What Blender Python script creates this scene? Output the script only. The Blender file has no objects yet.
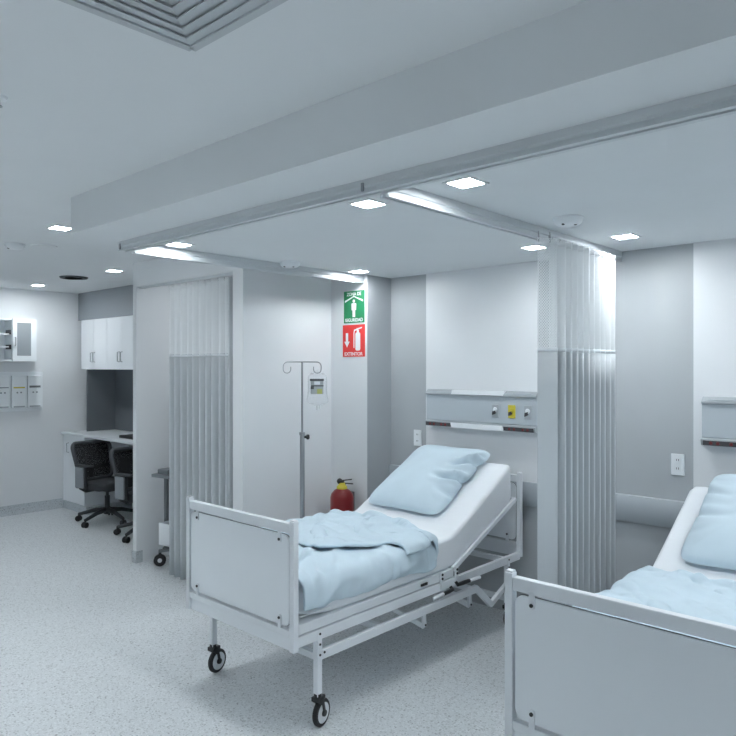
import bpy, bmesh, math, random
from mathutils import Vector, Matrix, noise
random.seed(7)
PI = math.pi
C = bpy.context.scene.collection
H1, H2 = 2.527, 2.339            # main ceiling, dropped ceiling
YB, XL = 4.03, -8.09             # back wall, left wall

# ------------------------------------------------------------------ materials
def newmat(name):
    m = bpy.data.materials.new(name); m.use_nodes = True
    nt = m.node_tree
    return m, nt, nt.nodes['Principled BSDF']
def mat(name, col, rough=0.5, metal=0.0, bump=0.0, bscale=60, var=0.04, vscale=3.0, spec=0.5, **kw):
    m, nt, b = newmat(name)
    tc = nt.nodes.new('ShaderNodeTexCoord')
    n = nt.nodes.new('ShaderNodeTexNoise'); n.inputs['Scale'].default_value = vscale; n.inputs['Detail'].default_value = 4
    nt.links.new(tc.outputs['Object'], n.inputs['Vector'])
    r = nt.nodes.new('ShaderNodeMapRange')
    r.inputs['From Min'].default_value = 0.3; r.inputs['From Max'].default_value = 0.7
    r.inputs['To Min'].default_value = 1 - var; r.inputs['To Max'].default_value = 1 + var
    nt.links.new(n.outputs['Fac'], r.inputs['Value'])
    mx = nt.nodes.new('ShaderNodeVectorMath'); mx.operation = 'SCALE'
    mx.inputs[0].default_value = col[:3]
    nt.links.new(r.outputs[0], mx.inputs['Scale'])
    nt.links.new(mx.outputs[0], b.inputs['Base Color'])
    b.inputs['Roughness'].default_value = rough; b.inputs['Metallic'].default_value = metal
    b.inputs['Specular IOR Level'].default_value = spec
    for k, v in kw.items(): b.inputs[k].default_value = v
    if bump:
        n2 = nt.nodes.new('ShaderNodeTexNoise'); n2.inputs['Scale'].default_value = bscale; n2.inputs['Detail'].default_value = 3
        nt.links.new(tc.outputs['Object'], n2.inputs['Vector'])
        bp = nt.nodes.new('ShaderNodeBump'); bp.inputs['Strength'].default_value = bump; bp.inputs['Distance'].default_value = 0.002
        nt.links.new(n2.outputs['Fac'], bp.inputs['Height']); nt.links.new(bp.outputs[0], b.inputs['Normal'])
    return m
def emit(name, col, strength):
    m, nt, b = newmat(name)
    b.inputs['Base Color'].default_value = (*col, 1)
    b.inputs['Emission Color'].default_value = (*col, 1); b.inputs['Emission Strength'].default_value = strength
    return m
M = {}
M['wall'] = mat('white_wall_paint', (.74, .757, .773), .6, bump=.08, bscale=120, var=.012)
M['ceil'] = mat('ceiling_paint', (.725, .75, .765), .7, bump=.05, bscale=150, var=.012)
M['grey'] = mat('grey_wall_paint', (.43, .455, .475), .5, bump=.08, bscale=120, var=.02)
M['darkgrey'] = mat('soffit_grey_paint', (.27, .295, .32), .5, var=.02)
M['panel'] = mat('white_wall_panel', (.76, .778, .796), .35, var=.01)
M['bumper'] = mat('pale_grey_bumper', (.40, .435, .465), .4, var=.02)
M['track'] = mat('white_track_metal', (.60, .63, .65), .4, var=.01)
M['lamphouse'] = mat('lamp_frame_white', (.85, .87, .88), .5, var=.01)
M['metal'] = mat('white_powder_coat', (.76, .79, .82), .32, var=.015)
M['board'] = mat('white_laminate_board', (.80, .835, .865), .28, var=.012)
M['edge'] = mat('panel_edge_dark', (.18, .19, .20), .5)
M['black'] = mat('black_plastic', (.012, .013, .015), .4)
M['rubber'] = mat('black_rubber', (.015, .015, .017), .65)
M['chairblack'] = mat('charcoal_chair_plastic', (.028, .031, .036), .5)
M['chairframe'] = mat('dark_grey_chair_frame', (.06, .066, .074), .5)
M['chairgrey'] = mat('grey_arm_plastic', (.24, .26, .28), .5)
M['chairfab'] = mat('charcoal_seat_fabric', (.04, .044, .05), .9, bump=.4, bscale=300)
M['hub'] = mat('pale_wheel_hub', (.72, .74, .76), .5)
M['chrome'] = mat('brushed_steel', (.38, .395, .41), .28, metal=1.0)
M['sheet'] = mat('white_mattress_sheet', (.82, .845, .875), .85, bump=.15, bscale=400, var=.01)
M['blue'] = mat('pale_blue_cotton', (.59, .70, .77), .9, bump=.2, bscale=500, var=.025, vscale=5, spec=.2)
M['cab'] = mat('white_cabinet_laminate', (.82, .85, .875), .35, var=.01)
M['counter'] = mat('pale_counter_top', (.72, .75, .77), .3, var=.02)
M['dark'] = mat('dark_grey_gloss_panel', (.14, .155, .17), .25, var=.05)
M['frost'] = mat('frosted_grey_glass', (.30, .33, .35), .3)
M['red'] = mat('red_enamel', (.20, .008, .010), .3)
M['redsign'] = mat('sign_red', (.78, .04, .035), .4, var=.01)
M['green'] = mat('sign_green', (.012, .22, .085), .4, var=.01)
M['signwhite'] = mat('sign_white', (.85, .87, .88), .5, var=.01)
M['yellow'] = mat('yellow_plastic', (.62, .52, .05), .4)
M['duct'] = mat('diffuser_metal', (.50, .53, .55), .5, var=.02)
M['vent'] = mat('dark_vent_metal', (.07, .08, .085), .6)
M['plate'] = mat('white_outlet_plastic', (.80, .83, .85), .35)
M['slot'] = mat('dark_slot', (.05, .05, .055), .6)
M['hwall'] = mat('headwall_grey_metal', (.46, .505, .54), .4, var=.01)
M['hwlip'] = mat('headwall_silver', (.40, .43, .455), .3, var=.01)
M['hwlens'] = mat('white_lamp_lens', (.88, .90, .92), .3, var=.005)
M['hwdark'] = mat('headwall_dark_strip', (.055, .055, .06), .35)
M['socket'] = mat('dark_red_socket', (.13, .014, .016), .4)
M['cove'] = None
M['lamp'] = emit('lamp_diffuser', (.92, .97, 1.0), 178)
M['lampa'] = emit('aisle_lamp_diffuser', (.92, .97, 1.0), 235)
M['lampb'] = emit('added_lamp_diffuser', (.92, .97, 1.0), 920)  # strong glow for the added out-of-view lamps
M['curtain'] = mat('grey_curtain_fabric', (.53, .56, .58), .9, bump=.2, bscale=500, var=.015, spec=.2)
M['curtainhem'] = mat('white_hem_tape', (.75, .78, .80), .8)
M['cart'] = mat('cart_grey_metal', (.16, .175, .19), .45)

def terrazzo(name, base, k):
    m, nt, b = newmat(name)
    tc = nt.nodes.new('ShaderNodeTexCoord')
    def speck(scale, thr, col, prev, rnd):
        v = nt.nodes.new('ShaderNodeTexVoronoi'); v.inputs['Scale'].default_value = scale; v.feature = 'F1'
        v.inputs['Randomness'].default_value = 1
        ad = nt.nodes.new('ShaderNodeVectorMath'); ad.operation = 'ADD'; ad.inputs[1].default_value = (rnd, rnd * 1.7, 0)
        nt.links.new(tc.outputs['Object'], ad.inputs[0]); nt.links.new(ad.outputs[0], v.inputs['Vector'])
        sx = nt.nodes.new('ShaderNodeSeparateColor'); nt.links.new(v.outputs['Color'], sx.inputs[0])
        # size differs per cell; only some cells hold a chip
        mu = nt.nodes.new('ShaderNodeMath'); mu.operation = 'MULTIPLY'; mu.inputs[1].default_value = thr
        nt.links.new(sx.outputs[0], mu.inputs[0])
        lt = nt.nodes.new('ShaderNodeMath'); lt.operation = 'LESS_THAN'
        nt.links.new(v.outputs['Distance'], lt.inputs[0]); nt.links.new(mu.outputs[0], lt.inputs[1])
        mix = nt.nodes.new('ShaderNodeMix'); mix.data_type = 'RGBA'
        nt.links.new(lt.outputs[0], mix.inputs[0])
        if prev is None: mix.inputs[6].default_value = (*base, 1)
        else: nt.links.new(prev, mix.inputs[6])
        mix.inputs[7].default_value = (*col, 1)
        return mix.outputs[2]
    o = speck(110, .60, [c * 1.14 for c in base], None, 0)
    o = speck(85, .50, [c * .80 for c in base], o, 3.1)
    o = speck(60, .34, [c * .66 for c in base], o, 7.7)
    o = speck(36, .20, [c * .52 for c in base], o, 12.3)
    nt.links.new(o, b.inputs['Base Color'])
    b.inputs['Roughness'].default_value = .42
    b.inputs['Specular IOR Level'].default_value = .35
    return m
M['floor'] = terrazzo('terrazzo_vinyl', (.61, .635, .65), 1)
M['cove'] = terrazzo('terrazzo_cove', (.50, .535, .56), 1)

def netmat():
    m, nt, b = newmat('curtain_net')
    uv = nt.nodes.new('ShaderNodeUVMap'); uv.uv_map = 'UVMap'
    sp = nt.nodes.new('ShaderNodeSeparateXYZ'); nt.links.new(uv.outputs[0], sp.inputs[0])
    def math_(op, a, bb=None):
        n = nt.nodes.new('ShaderNodeMath'); n.operation = op
        for i, v in enumerate((a, bb)):
            if v is None: continue
            if isinstance(v, (int, float)): n.inputs[i].default_value = v
            else: nt.links.new(v, n.inputs[i])
        return n.outputs[0]
    k = 2 * PI / .014
    s1 = math_('ABSOLUTE', math_('SINE', math_('MULTIPLY', math_('ADD', sp.outputs[0], sp.outputs[1]), k / 2)))
    s2 = math_('ABSOLUTE', math_('SINE', math_('MULTIPLY', math_('SUBTRACT', sp.outputs[0], sp.outputs[1]), k / 2)))
    hole = math_('GREATER_THAN', math_('MINIMUM', s1, s2), .63)
    tr = nt.nodes.new('ShaderNodeBsdfTransparent')
    mix = nt.nodes.new('ShaderNodeMixShader')
    nt.links.new(hole, mix.inputs[0]); nt.links.new(b.outputs[0], mix.inputs[1]); nt.links.new(tr.outputs[0], mix.inputs[2])
    nt.links.new(mix.outputs[0], nt.nodes['Material Output'].inputs['Surface'])
    b.inputs['Base Color'].default_value = (.84, .86, .87, 1); b.inputs['Roughness'].default_value = .8
    return m
M['net'] = netmat()
def clearmat(name, col, opac):
    m, nt, b = newmat(name)
    tr = nt.nodes.new('ShaderNodeBsdfTransparent'); tr.inputs[0].default_value = (*col, 1)
    mix = nt.nodes.new('ShaderNodeMixShader')
    lw = nt.nodes.new('ShaderNodeLayerWeight'); lw.inputs[0].default_value = .35
    mr = nt.nodes.new('ShaderNodeMapRange'); mr.inputs['To Min'].default_value = opac; mr.inputs['To Max'].default_value = min(1, opac + .4)
    nt.links.new(lw.outputs['Facing'], mr.inputs['Value']); nt.links.new(mr.outputs[0], mix.inputs[0])
    nt.links.new(tr.outputs[0], mix.inputs[1]); nt.links.new(b.outputs[0], mix.inputs[2])
    nt.links.new(mix.outputs[0], nt.nodes['Material Output'].inputs['Surface'])
    b.inputs['Base Color'].default_value = (.75, .78, .80, 1); b.inputs['Roughness'].default_value = .12
    return m
M['bag'] = clearmat('clear_bag_plastic', (.98, .985, .99), .06)
def meshmat():
    m, nt, b = newmat('chair_mesh')
    tr = nt.nodes.new('ShaderNodeBsdfTransparent'); mix = nt.nodes.new('ShaderNodeMixShader')
    tc = nt.nodes.new('ShaderNodeTexCoord'); w = nt.nodes.new('ShaderNodeTexVoronoi'); w.inputs['Scale'].default_value = 160
    nt.links.new(tc.outputs['Object'], w.inputs['Vector'])
    lt = nt.nodes.new('ShaderNodeMath'); lt.operation = 'LESS_THAN'; lt.inputs[1].default_value = .22
    nt.links.new(w.outputs['Distance'], lt.inputs[0]); nt.links.new(lt.outputs[0], mix.inputs[0])
    nt.links.new(b.outputs[0], mix.inputs[1]); nt.links.new(tr.outputs[0], mix.inputs[2])
    nt.links.new(mix.outputs[0], nt.nodes['Material Output'].inputs['Surface'])
    b.inputs['Base Color'].default_value = (.012, .013, .015, 1); b.inputs['Roughness'].default_value = .8
    return m
M['chairmesh'] = meshmat()

# ------------------------------------------------------------------ mesh helpers
class MB:
    def __init__(s): s.bm = bmesh.new()
    def box(s, x0, x1, y0, y1, z0, z1, bev=0.0, seg=2, mtx=None):
        r = bmesh.ops.create_cube(s.bm, size=1)
        vs = r['verts']
        for v in vs:
            v.co = Vector(((x0 + x1) / 2 + v.co.x * (x1 - x0), (y0 + y1) / 2 + v.co.y * (y1 - y0), (z0 + z1) / 2 + v.co.z * (z1 - z0)))
        if bev:
            es = list({e for v in vs for e in v.link_edges})
            rr = bmesh.ops.bevel(s.bm, geom=es, offset=bev, segments=seg, affect='EDGES', profile=.5)
            vs = list({v for f in rr['faces'] for v in f.verts} | {v for v in vs if v.is_valid})
        if mtx is not None:
            bmesh.ops.transform(s.bm, matrix=mtx, verts=vs)
        return s
    def cyl(s, p0, p1, r, r2=None, n=20, bev=0):
        p0, p1 = Vector(p0), Vector(p1); d = p1 - p0
        q = d.to_track_quat('Z', 'Y').to_matrix().to_4x4()
        m = Matrix.Translation((p0 + p1) / 2) @ q
        rr = bmesh.ops.create_cone(s.bm, cap_ends=True, segments=n, radius1=r, radius2=r if r2 is None else r2, depth=d.length, matrix=m)
        if bev:
            es = [e for e in {e for v in rr['verts'] for e in v.link_edges} if len(e.link_faces) == 2 and max(len(f.verts) for f in e.link_faces) > 4]
            bmesh.ops.bevel(s.bm, geom=es, offset=bev, segments=2, affect='EDGES', profile=.5)
        return s
    def sphere(s, c, r, sc=(1, 1, 1), n=16):
        m = Matrix.Translation(c) @ Matrix.Diagonal((*sc, 1))
        bmesh.ops.create_uvsphere(s.bm, u_segments=n, v_segments=max(6, n // 2), radius=r, matrix=m); return s
    def tube(s, path, r, n=10, closed=False, flat=None):
        P = [Vector(p) for p in path]; rings = []; N = len(P); up = None
        for i, p in enumerate(P):
            if closed: t = (P[(i + 1) % N] - P[i - 1])
            else: t = P[min(i + 1, N - 1)] - P[max(i - 1, 0)]
            t.normalize()
            if up is None:
                up = t.orthogonal().normalized()
            else:
                up = (up - t * up.dot(t)).normalized()
            b = t.cross(up)
            rr = r[i] if isinstance(r, (list, tuple)) else r
            rings.append([s.bm.verts.new(p + up * rr * math.cos(2 * PI * k / n) + b * rr * math.sin(2 * PI * k / n)) for k in range(n)])
        rg = range(N if closed else N - 1)
        for i in rg:
            a, b2 = rings[i], rings[(i + 1) % N]
            for k in range(n):
                s.bm.faces.new((a[k], a[(k + 1) % n], b2[(k + 1) % n], b2[k]))
        if not closed:
            s.bm.faces.new(rings[0][::-1]); s.bm.faces.new(rings[-1])
        return s
    def lathe(s, prof, c=(0, 0, 0), n=28, axis='Z'):
        rings = []
        for r, z in prof:
            ring = []
            for k in range(n):
                a = 2 * PI * k / n
                v = Vector((max(r, 1e-4) * math.cos(a), max(r, 1e-4) * math.sin(a), z))
                if axis == 'X': v = Vector((v.z, v.x, v.y))
                if axis == 'Y': v = Vector((v.y, v.z, v.x))
                ring.append(s.bm.verts.new(v + Vector(c)))
            rings.append(ring)
        for a, b in zip(rings, rings[1:]):
            for k in range(n): s.bm.faces.new((a[k], a[(k + 1) % n], b[(k + 1) % n], b[k]))
        s.bm.faces.new(rings[0][::-1]); s.bm.faces.new(rings[-1]); return s
    def prism(s, pts, fn, d0, d1):
        """polygon pts (a,b) extruded from d0 to d1; fn(a,b,d) gives the point"""
        A = [s.bm.verts.new(fn(a, b, d0)) for a, b in pts]; B = [s.bm.verts.new(fn(a, b, d1)) for a, b in pts]
        n = len(pts)
        s.bm.faces.new(A); s.bm.faces.new(B[::-1])
        for i in range(n): s.bm.faces.new((A[i], B[i], B[(i + 1) % n], A[(i + 1) % n]))
        return s
    def bar(s, p0, p1, w, h=None, bev=.0015):
        p0, p1 = Vector(p0), Vector(p1); h = h or w
        d = p1 - p0; q = d.to_track_quat('Y', 'Z').to_matrix().to_4x4()
        s.box(-w / 2, w / 2, -d.length / 2, d.length / 2, -h / 2, h / 2, bev, 1, Matrix.Translation((p0 + p1) / 2) @ q)
        return s
    def build(s, name, m, parent=None, smooth=None, loc=None):
        bmesh.ops.recalc_face_normals(s.bm, faces=s.bm.faces)
        me = bpy.data.meshes.new(name); s.bm.to_mesh(me); s.bm.free()
        me.materials.append(m)
        o = bpy.data.objects.new(name, me); C.objects.link(o)
        if parent is not None: o.parent = parent
        if loc is not None: o.location = loc
        if smooth is not None:
            ang = math.radians(smooth)
            for p in me.polygons: p.use_smooth = True
            es = bmesh.new(); es.from_mesh(me)
            for e in es.edges:
                e.smooth = not (len(e.link_faces) == 2 and e.calc_face_angle(0) > ang)
            es.to_mesh(me); es.free()
        return o
def grid(name, rows, m, parent=None, uvs=None, closed=False):
    """rows: list of rows of points"""
    nr, nc = len(rows), len(rows[0])
    verts = [tuple(p) for r in rows for p in r]
    faces = [(i * nc + j, i * nc + j + 1, (i + 1) * nc + j + 1, (i + 1) * nc + j) for i in range(nr - 1) for j in range(nc - 1)]
    me = bpy.data.meshes.new(name); me.from_pydata(verts, [], faces); me.materials.append(m)
    if uvs:
        ul = me.uv_layers.new(name='UVMap')
        for poly in me.polygons:
            for li in poly.loop_indices:
                vi = me.loops[li].vertex_index; ul.data[li].uv = uvs[vi // nc][vi % nc]
    for p in me.polygons: p.use_smooth = True
    o = bpy.data.objects.new(name, me); C.objects.link(o)
    if parent is not None: o.parent = parent
    return o
def tag(o, label=None, cat=None, group=None, kind=None):
    if label: o['label'] = label
    if cat: o['category'] = cat
    if group: o['group'] = group
    if kind: o['kind'] = kind
    return o
def thing(name, label, cat, loc=(0, 0, 0), rz=0, group=None):
    o = bpy.data.objects.new(name, None); C.objects.link(o); o.empty_display_size = .1
    o.location = loc; o.rotation_euler = (0, 0, rz)
    return tag(o, label, cat, group)
def kids(o): return [c for c in bpy.data.objects if c.parent is o]
def dup(root, loc, rz=None, label=None, group=None):
    def rec(o, par):
        c = o.copy(); C.objects.link(c)
        if par is not None: c.parent = par
        for k in kids(o): rec(k, c)
        return c
    r = rec(root, None); r.location = loc
    if rz is not None: r.rotation_euler = (0, 0, rz)
    if label: r['label'] = label
    if group: r['group'] = group
    return r
def struct(o): o['kind'] = 'structure'; return o
def B(*a, **k): return MB().box(*a, **k)
def sm(t): t = max(0, min(1, t)); return t * t * (3 - 2 * t)
def rrect(x0, x1, z0, z1, r, n=5):
    pts = []
    for cx, cz, a0 in ((x1 - r, z1 - r, 0), (x0 + r, z1 - r, 90), (x0 + r, z0 + r, 180), (x1 - r, z0 + r, 270)):
        for k in range(n + 1):
            a = math.radians(a0 + 90 * k / n); pts.append((cx + r * math.cos(a), cz + r * math.sin(a)))
    return pts
XZ = lambda a, b, d: (a, d, b)
XY = lambda a, b, d: (a, b, d)

# ------------------------------------------------------------------ room shell
XR, YF = 2.6, -3.6
struct(B(XL - .15, XR + .15, YF - .15, YB + .15, -.1, 0).build('floor', M['floor']))
cb = MB(); cb.box(XL - .15, XR + .15, YF - .15, YB + .15, H1, H1 + .12)
cb.box(-3.53, XR + .15, 1.56, YB + .15, H2, H1 + .01)
struct(cb.build('ceiling', M['ceil']))
struct(B(XL - .15, XR + .15, YB, YB + .15, 0, H1).build('wall_back', M['grey']))
struct(B(XL - .15, XL, YF - .15, YB, 0, H1).build('wall_left', M['wall']))
struct(B(XR, XR + .15, YF - .15, YB, 0, H1).build('wall_right', M['wall']))
struct(B(XL, XR, YF - .15, YF, 0, H1).build('wall_front', M['wall']))
struct(B(-5.386, -5.33, 2.905, YB, 0, H1).build('wall_partition', M['wall']))
struct(B(-3.98, -3.863, 2.905, YB, 0, H1).build('wall_niche', M['wall']))
struct(B(-3.863, -3.48, 3.76, YB, 0, H1).build('wall_corner', M['wall']))
struct(B(-5.33, -3.98, 2.905, 2.99, 2.325, H1).build('trim_6', M['wall']))   # lintel over the niche
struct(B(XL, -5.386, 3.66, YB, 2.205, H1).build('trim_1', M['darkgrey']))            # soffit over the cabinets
struct(B(-3.123, -2.2, YB - .012, YB, .89, H2, bev=.002).build('trim_2', M['panel']))  # white wall panels behind the beds
struct(B(-1.249, -.3, YB - .012, YB, .89, H2, bev=.002).build('trim_3', M['panel']))
tb = MB(); tb.prism([(0, .739), (-.026, .739), (-.030, .743), (-.030, .888), (-.026, .894), (0, .894)], lambda a, b, d: (d, YB + a, b), -3.470, XR)
struct(tb.build('trim_4', M['bumper'], smooth=50))
struct(B(XL + .19, -5.386, YB - .01, YB, .893, 1.62).build('trim_5', M['dark']))       # dark back panel of the desk niche
cv = MB(); cv.prism([(0, .11), (.006, .11), (.008, .03), (.03, 0), (0, 0)], lambda a, b, d: (XL + a, d, b), YF, 3.47)
struct(cv.build('baseboard_left', M['cove'], smooth=40))
struct(B(-5.392, -5.324, 2.897, 2.96, 0, .1, bev=.002).build('baseboard_partition', M['cove']))

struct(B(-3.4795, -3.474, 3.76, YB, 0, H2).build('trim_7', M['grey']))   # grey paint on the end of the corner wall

# ------------------------------------------------------------------ ceiling fittings
def ceiling_light(x, y, z, label, group, lm='lamp'):
    t = thing('ceiling_light', label, 'light', (x, y, z), 0, group)
    f = MB()
    for a, b, c, d in ((-.062, .062, -.062, -.05), (-.062, .062, .05, .062), (-.062, -.05, -.05, .05), (.05, .062, -.05, .05)):
        f.box(a, b, c, d, -.006, .0)
    f.build('frame', M['lamphouse'], t)
    B(-.05, .05, -.05, .05, -.004, -.001).build('diffuser', M[lm], t)
    if lm == 'lampb':       # dark skirt added to keep the unseen lamps' light off the beam
        f = MB()
        for a, b, c, d in ((-.062, .062, -.062, -.056), (-.062, .062, .056, .062), (-.062, -.056, -.056, .056), (.056, .062, -.056, .056)):
            f.box(a, b, c, d, -.055, -.006)
        f.build('added_light_skirt', M['vent'], t)
    return t
L0 = ceiling_light(-3.38, 2.10, H2, 'square recessed ceiling light beside the left curtain track, nearer the beam', 'recessed lights over the beds')
low = [(-3.38, 3.565, 'square recessed ceiling light by the left curtain track, above the green sign'),
       (-1.95, 2.115, 'square recessed ceiling light just left of the middle curtain track, by the beam'),
       (-1.46, 2.12, 'square recessed ceiling light just right of the middle curtain track, by the beam'),
       (-1.96, 3.53, 'square recessed ceiling light partly hidden behind the netted top of the middle curtain'),
       (-1.446, 3.56, 'square recessed ceiling light to the right of the middle curtain, near the grey wall')]
for x, y, l in low: dup(L0, (x, y, H2), label=l)
for x, y in ((-.03, 2.12), (-.03, 3.55), (.46, 2.12), (.46, 3.55), (1.9, 2.12), (1.9, 3.55)):  # unseen lamps added past the second bed to raise brightness
    dup(L0, (x, y, H2), label='added unseen ceiling light over the bays beyond the second bed', group='added lights beyond the second bed')
high = [(-4.34, 1.85, 'square recessed ceiling light beside the left end of the dropped beam', 'recessed lights over the aisle'),
        (-5.912, 3.003, 'square recessed ceiling light between the round dark vent and the white partition', 'recessed lights over the aisle'),
        (-7.555, 2.983, 'square recessed ceiling light nearest the left wall, left of the round dark vent', 'recessed lights over the aisle')]
LA = ceiling_light(high[0][0], high[0][1], H1, high[0][2], high[0][3], 'lampa')
for x, y, l, g in high[1:]: dup(LA, (x, y, H1), label=l, group=g)
for i, (x, y) in enumerate(((-6.3, .3), (-4.3, -.3), (-2.4, -.9), (-6.4, -1.8), (-4.4, -2.0), (-.4, -1.2))):  # out-of-view lamps added to brighten the open floor and ceiling
    if i == 0: LB = ceiling_light(x, y, H1, 'added unseen ceiling light over the open floor behind the viewpoint', 'added lights behind the viewpoint', 'lampb')
    else: dup(LB, (x, y, H1), label='added unseen ceiling light over the open floor behind the viewpoint', group='added lights behind the viewpoint')

dup(L0, (-4.65, 3.5, H1), label='added hidden ceiling light inside the niche behind the short curtain', group='light inside the niche')  # lamp added out of sight behind the lintel to brighten the niche

def dome(name, label, cat, x, y, z, lamps):
    t = thing(name, label, cat, (x, y, z))
    MB().lathe([(.0, -.038), (.045, -.036), (.062, -.024), (.068, -.006), (.068, 0), (.0, 0)]).build('housing', M['plate'], t, 40)
    for s in lamps:
        MB().sphere((.018 + s * .028 * .735, -.024 + s * .028 * .678, -.034), .008, (1, 1, .7), 12).build('sensor_window', M['slot'], t, 60)
    return t
dome('smoke_detector', 'white round ceiling detector with two dark dots above the middle curtain', 'detector', -1.465, 2.952, H2, (-1, 1))
dome('smoke_detector', 'white round ceiling detector above the left curtain track', 'detector', -3.42, 2.951, H2, (-1, 1))
dome('smoke_detector', 'white round ceiling detector over the aisle near the left picture edge', 'detector', -5.157, 1.877, H1, (-1,))
tag(MB().lathe([(0, -.008), (.085, -.008), (.09, 0), (0, 0)]).build('ceiling_plate', M['ceil'], smooth=40, loc=(-5.08, 2.05, H1)), 'flat round cover plate on the ceiling beside the aisle detector', 'cover plate')
sp = thing('sprinkler', 'small ceiling sprinkler at the left picture edge', 'sprinkler', (-2.385, .815, H1))
MB().lathe([(0, -.012), (.026, -.010), (.03, 0), (0, 0)]).build('cover_ring', M['plate'], sp, 40)
MB().cyl((0, 0, -.012), (0, 0, -.03), .007).cyl((0, 0, -.03), (0, 0, -.033), .014).build('nozzle', M['chrome'], sp, 40)
rv = thing('round_vent', 'dark round air vent on the ceiling near the cabinets', 'vent', (-6.64, 2.96, H1))
MB().lathe([(.10, -.012), (.125, -.012), (.132, 0), (.10, 0)]).build('rim', M['vent'], rv, 40)
vv = MB()
for r in (.015, .04, .065, .09): vv.lathe([(r, -.012), (r + .012, -.003), (r + .012, -.001), (r, -.01)])
vv.lathe([(0, -.001), (.11, -.001), (.11, 0), (0, 0)]); vv.build('louvre', M['slot'], rv, 40)
df = thing('air_diffuser', 'large square four-way air diffuser in the ceiling at the top of the picture', 'vent', (-1.326, .75, H1))
R0 = .301
f = MB()
for sgn in (1, -1):
    f.box(-R0, R0, sgn * R0 - .012, sgn * R0 + .012, -.008, 0); f.box(sgn * R0 - .012, sgn * R0 + .012, -R0, R0, -.008, 0)
f.build('frame', M['duct'], df)
for k in range(4):
    mtx = Matrix.Rotation(k * PI / 2, 4, 'Z')
    s = MB()
    for i in range(7):
        a = R0 - .012 - i * .036; b = a - .0365
        if b < .02: break
        vs = [Vector(p) for p in ((-a, a, -.002), (a, a, -.002), (b, b, -.009), (-b, b, -.009))]
        vs += [p + Vector((0, 0, .003)) for p in vs]
        V = [s.bm.verts.new(mtx @ p) for p in vs]
        for q in ((0, 1, 2, 3), (7, 6, 5, 4), (0, 4, 5, 1), (1, 5, 6, 2), (2, 6, 7, 3), (3, 7, 4, 0)): s.bm.faces.new([V[j] for j in q])
    s.build('louvre', M['duct'], df)
B(-R0, R0, -R0, R0, -.0016, -.0004).build('back_plate', M['duct'], df)

# curtain tracks (profiles hung under the dropped ceiling)
def track_prof():  # (across, z) profile
    return [(-.030, 0), (.030, 0), (.030, -.024), (.024, -.029), (.024, -.042), (.030, -.045), (.030, -.050), (.009, -.050), (.009, -.03), (-.009, -.03), (-.009, -.050), (-.030, -.050), (-.030, -.045), (-.022, -.042), (-.022, -.030), (-.030, -.024)]
ct = thing('curtain_track', 'long white curtain track under the dropped ceiling, parallel to the beam', 'curtain track', (0, 1.866, H2))
MB().prism(track_prof(), lambda a, b, d: (d, a, b), -3.565, XR).build('rail', M['track'], ct)
for x in (-3.545, -1.72):
    B(x - .006, x + .006, -.036, -.028, -.044, -.012, bev=.002).build('joint_clip', M['chairgrey'], ct)
cross_prof = [(-.022, 0), (.022, 0), (.022, -.030), (.016, -.034), (.016, -.052), (.022, -.054), (.022, -.060), (.008, -.060), (.008, -.044), (-.008, -.044), (-.008, -.060), (-.022, -.060), (-.022, -.054), (-.016, -.052), (-.016, -.034), (-.022, -.030)]
for x0, y1, l in ((-3.53, 3.758, 'white curtain track at the left end of the dropped ceiling, ending above the signs'),
                  (-1.675, YB, 'white curtain track between the two beds, carrying the tall netted curtain')):
    t = thing('curtain_track', l, 'curtain track', (x0, 0, H2))
    MB().prism(cross_prof, lambda a, b, d: (a, d, b), 1.905, y1).build('rail', M['track'], t)
nt_ = thing('curtain_track', 'slim track under the lintel of the niche with the short curtain', 'curtain track', (-4.65, 2.935, 2.325))
B(-.675, .668, -.014, .014, -.018, 0).build('rail', M['track'], nt_)

# ------------------------------------------------------------------ curtains
def curtain(t, path, ztop, znet, zbot, hooks, hook_z):
    """path(u) gives x,y in the frame of t for u in 0..1"""
    n = 260
    P = [Vector((*path(i / n), 0)) for i in range(n + 1)]
    S = [0]
    for a, b in zip(P, P[1:]): S.append(S[-1] + (b - a).length)
    def strip(name, z0, z1, m, nz, off=0):
        rows, uvs = [], []
        for k in range(nz + 1):
            z = z1 + (z0 - z1) * k / nz
            rows.append([(p.x, p.y, z) for p in P]); uvs.append([(s, z) for s in S])
        o = grid(name, rows, m, t, uvs)
        return o
    strip('net_panel', znet, ztop, M['net'], 6)
    o = strip('fabric', zbot, znet - .004, M['curtain'], 10)
    md = o.modifiers.new('s', 'SOLIDIFY'); md.thickness = .0015
    o = strip('seam_band', znet - .012, znet + .008, M['curtainhem'], 1); md = o.modifiers.new('s', 'SOLIDIFY'); md.thickness = .004; md.offset = 0
    o = strip('heading_tape', ztop - .03, ztop, M['net'], 1)
    md = o.modifiers.new('s', 'SOLIDIFY'); md.thickness = .003; md.offset = 0
    for u in hooks:
        x, y = path(u)
        MB().tube([(x, y, ztop - .02), (x, y + .004, ztop + .004), (x, y, hook_z - .004), (x, y, hook_z)], .0028, 6).build('hook', M['chrome'], t, 60)
c1 = thing('privacy_curtain', 'grey pleated curtain with netted top drawn across the niche by the white partition', 'curtain', (-4.44, 2.935, 0))
def p1(u):
    x = -.415 + .83 * u
    return x, .040 * math.sin(u * 2 * PI * 10.0 + .6) + .004 * math.sin(u * 23)
curtain(c1, p1, 2.292, 1.742, .012, [(k + .15) / 10.0 for k in range(10)], 2.307)
B(.408, .418, -.03, .0, .012, 2.29).build('edge_tape', M['curtain'], c1)
c2 = thing('privacy_curtain', 'tall grey pleated curtain with brightly lit net top between the two beds', 'curtain', (-1.60, 2.932, 0))
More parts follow.
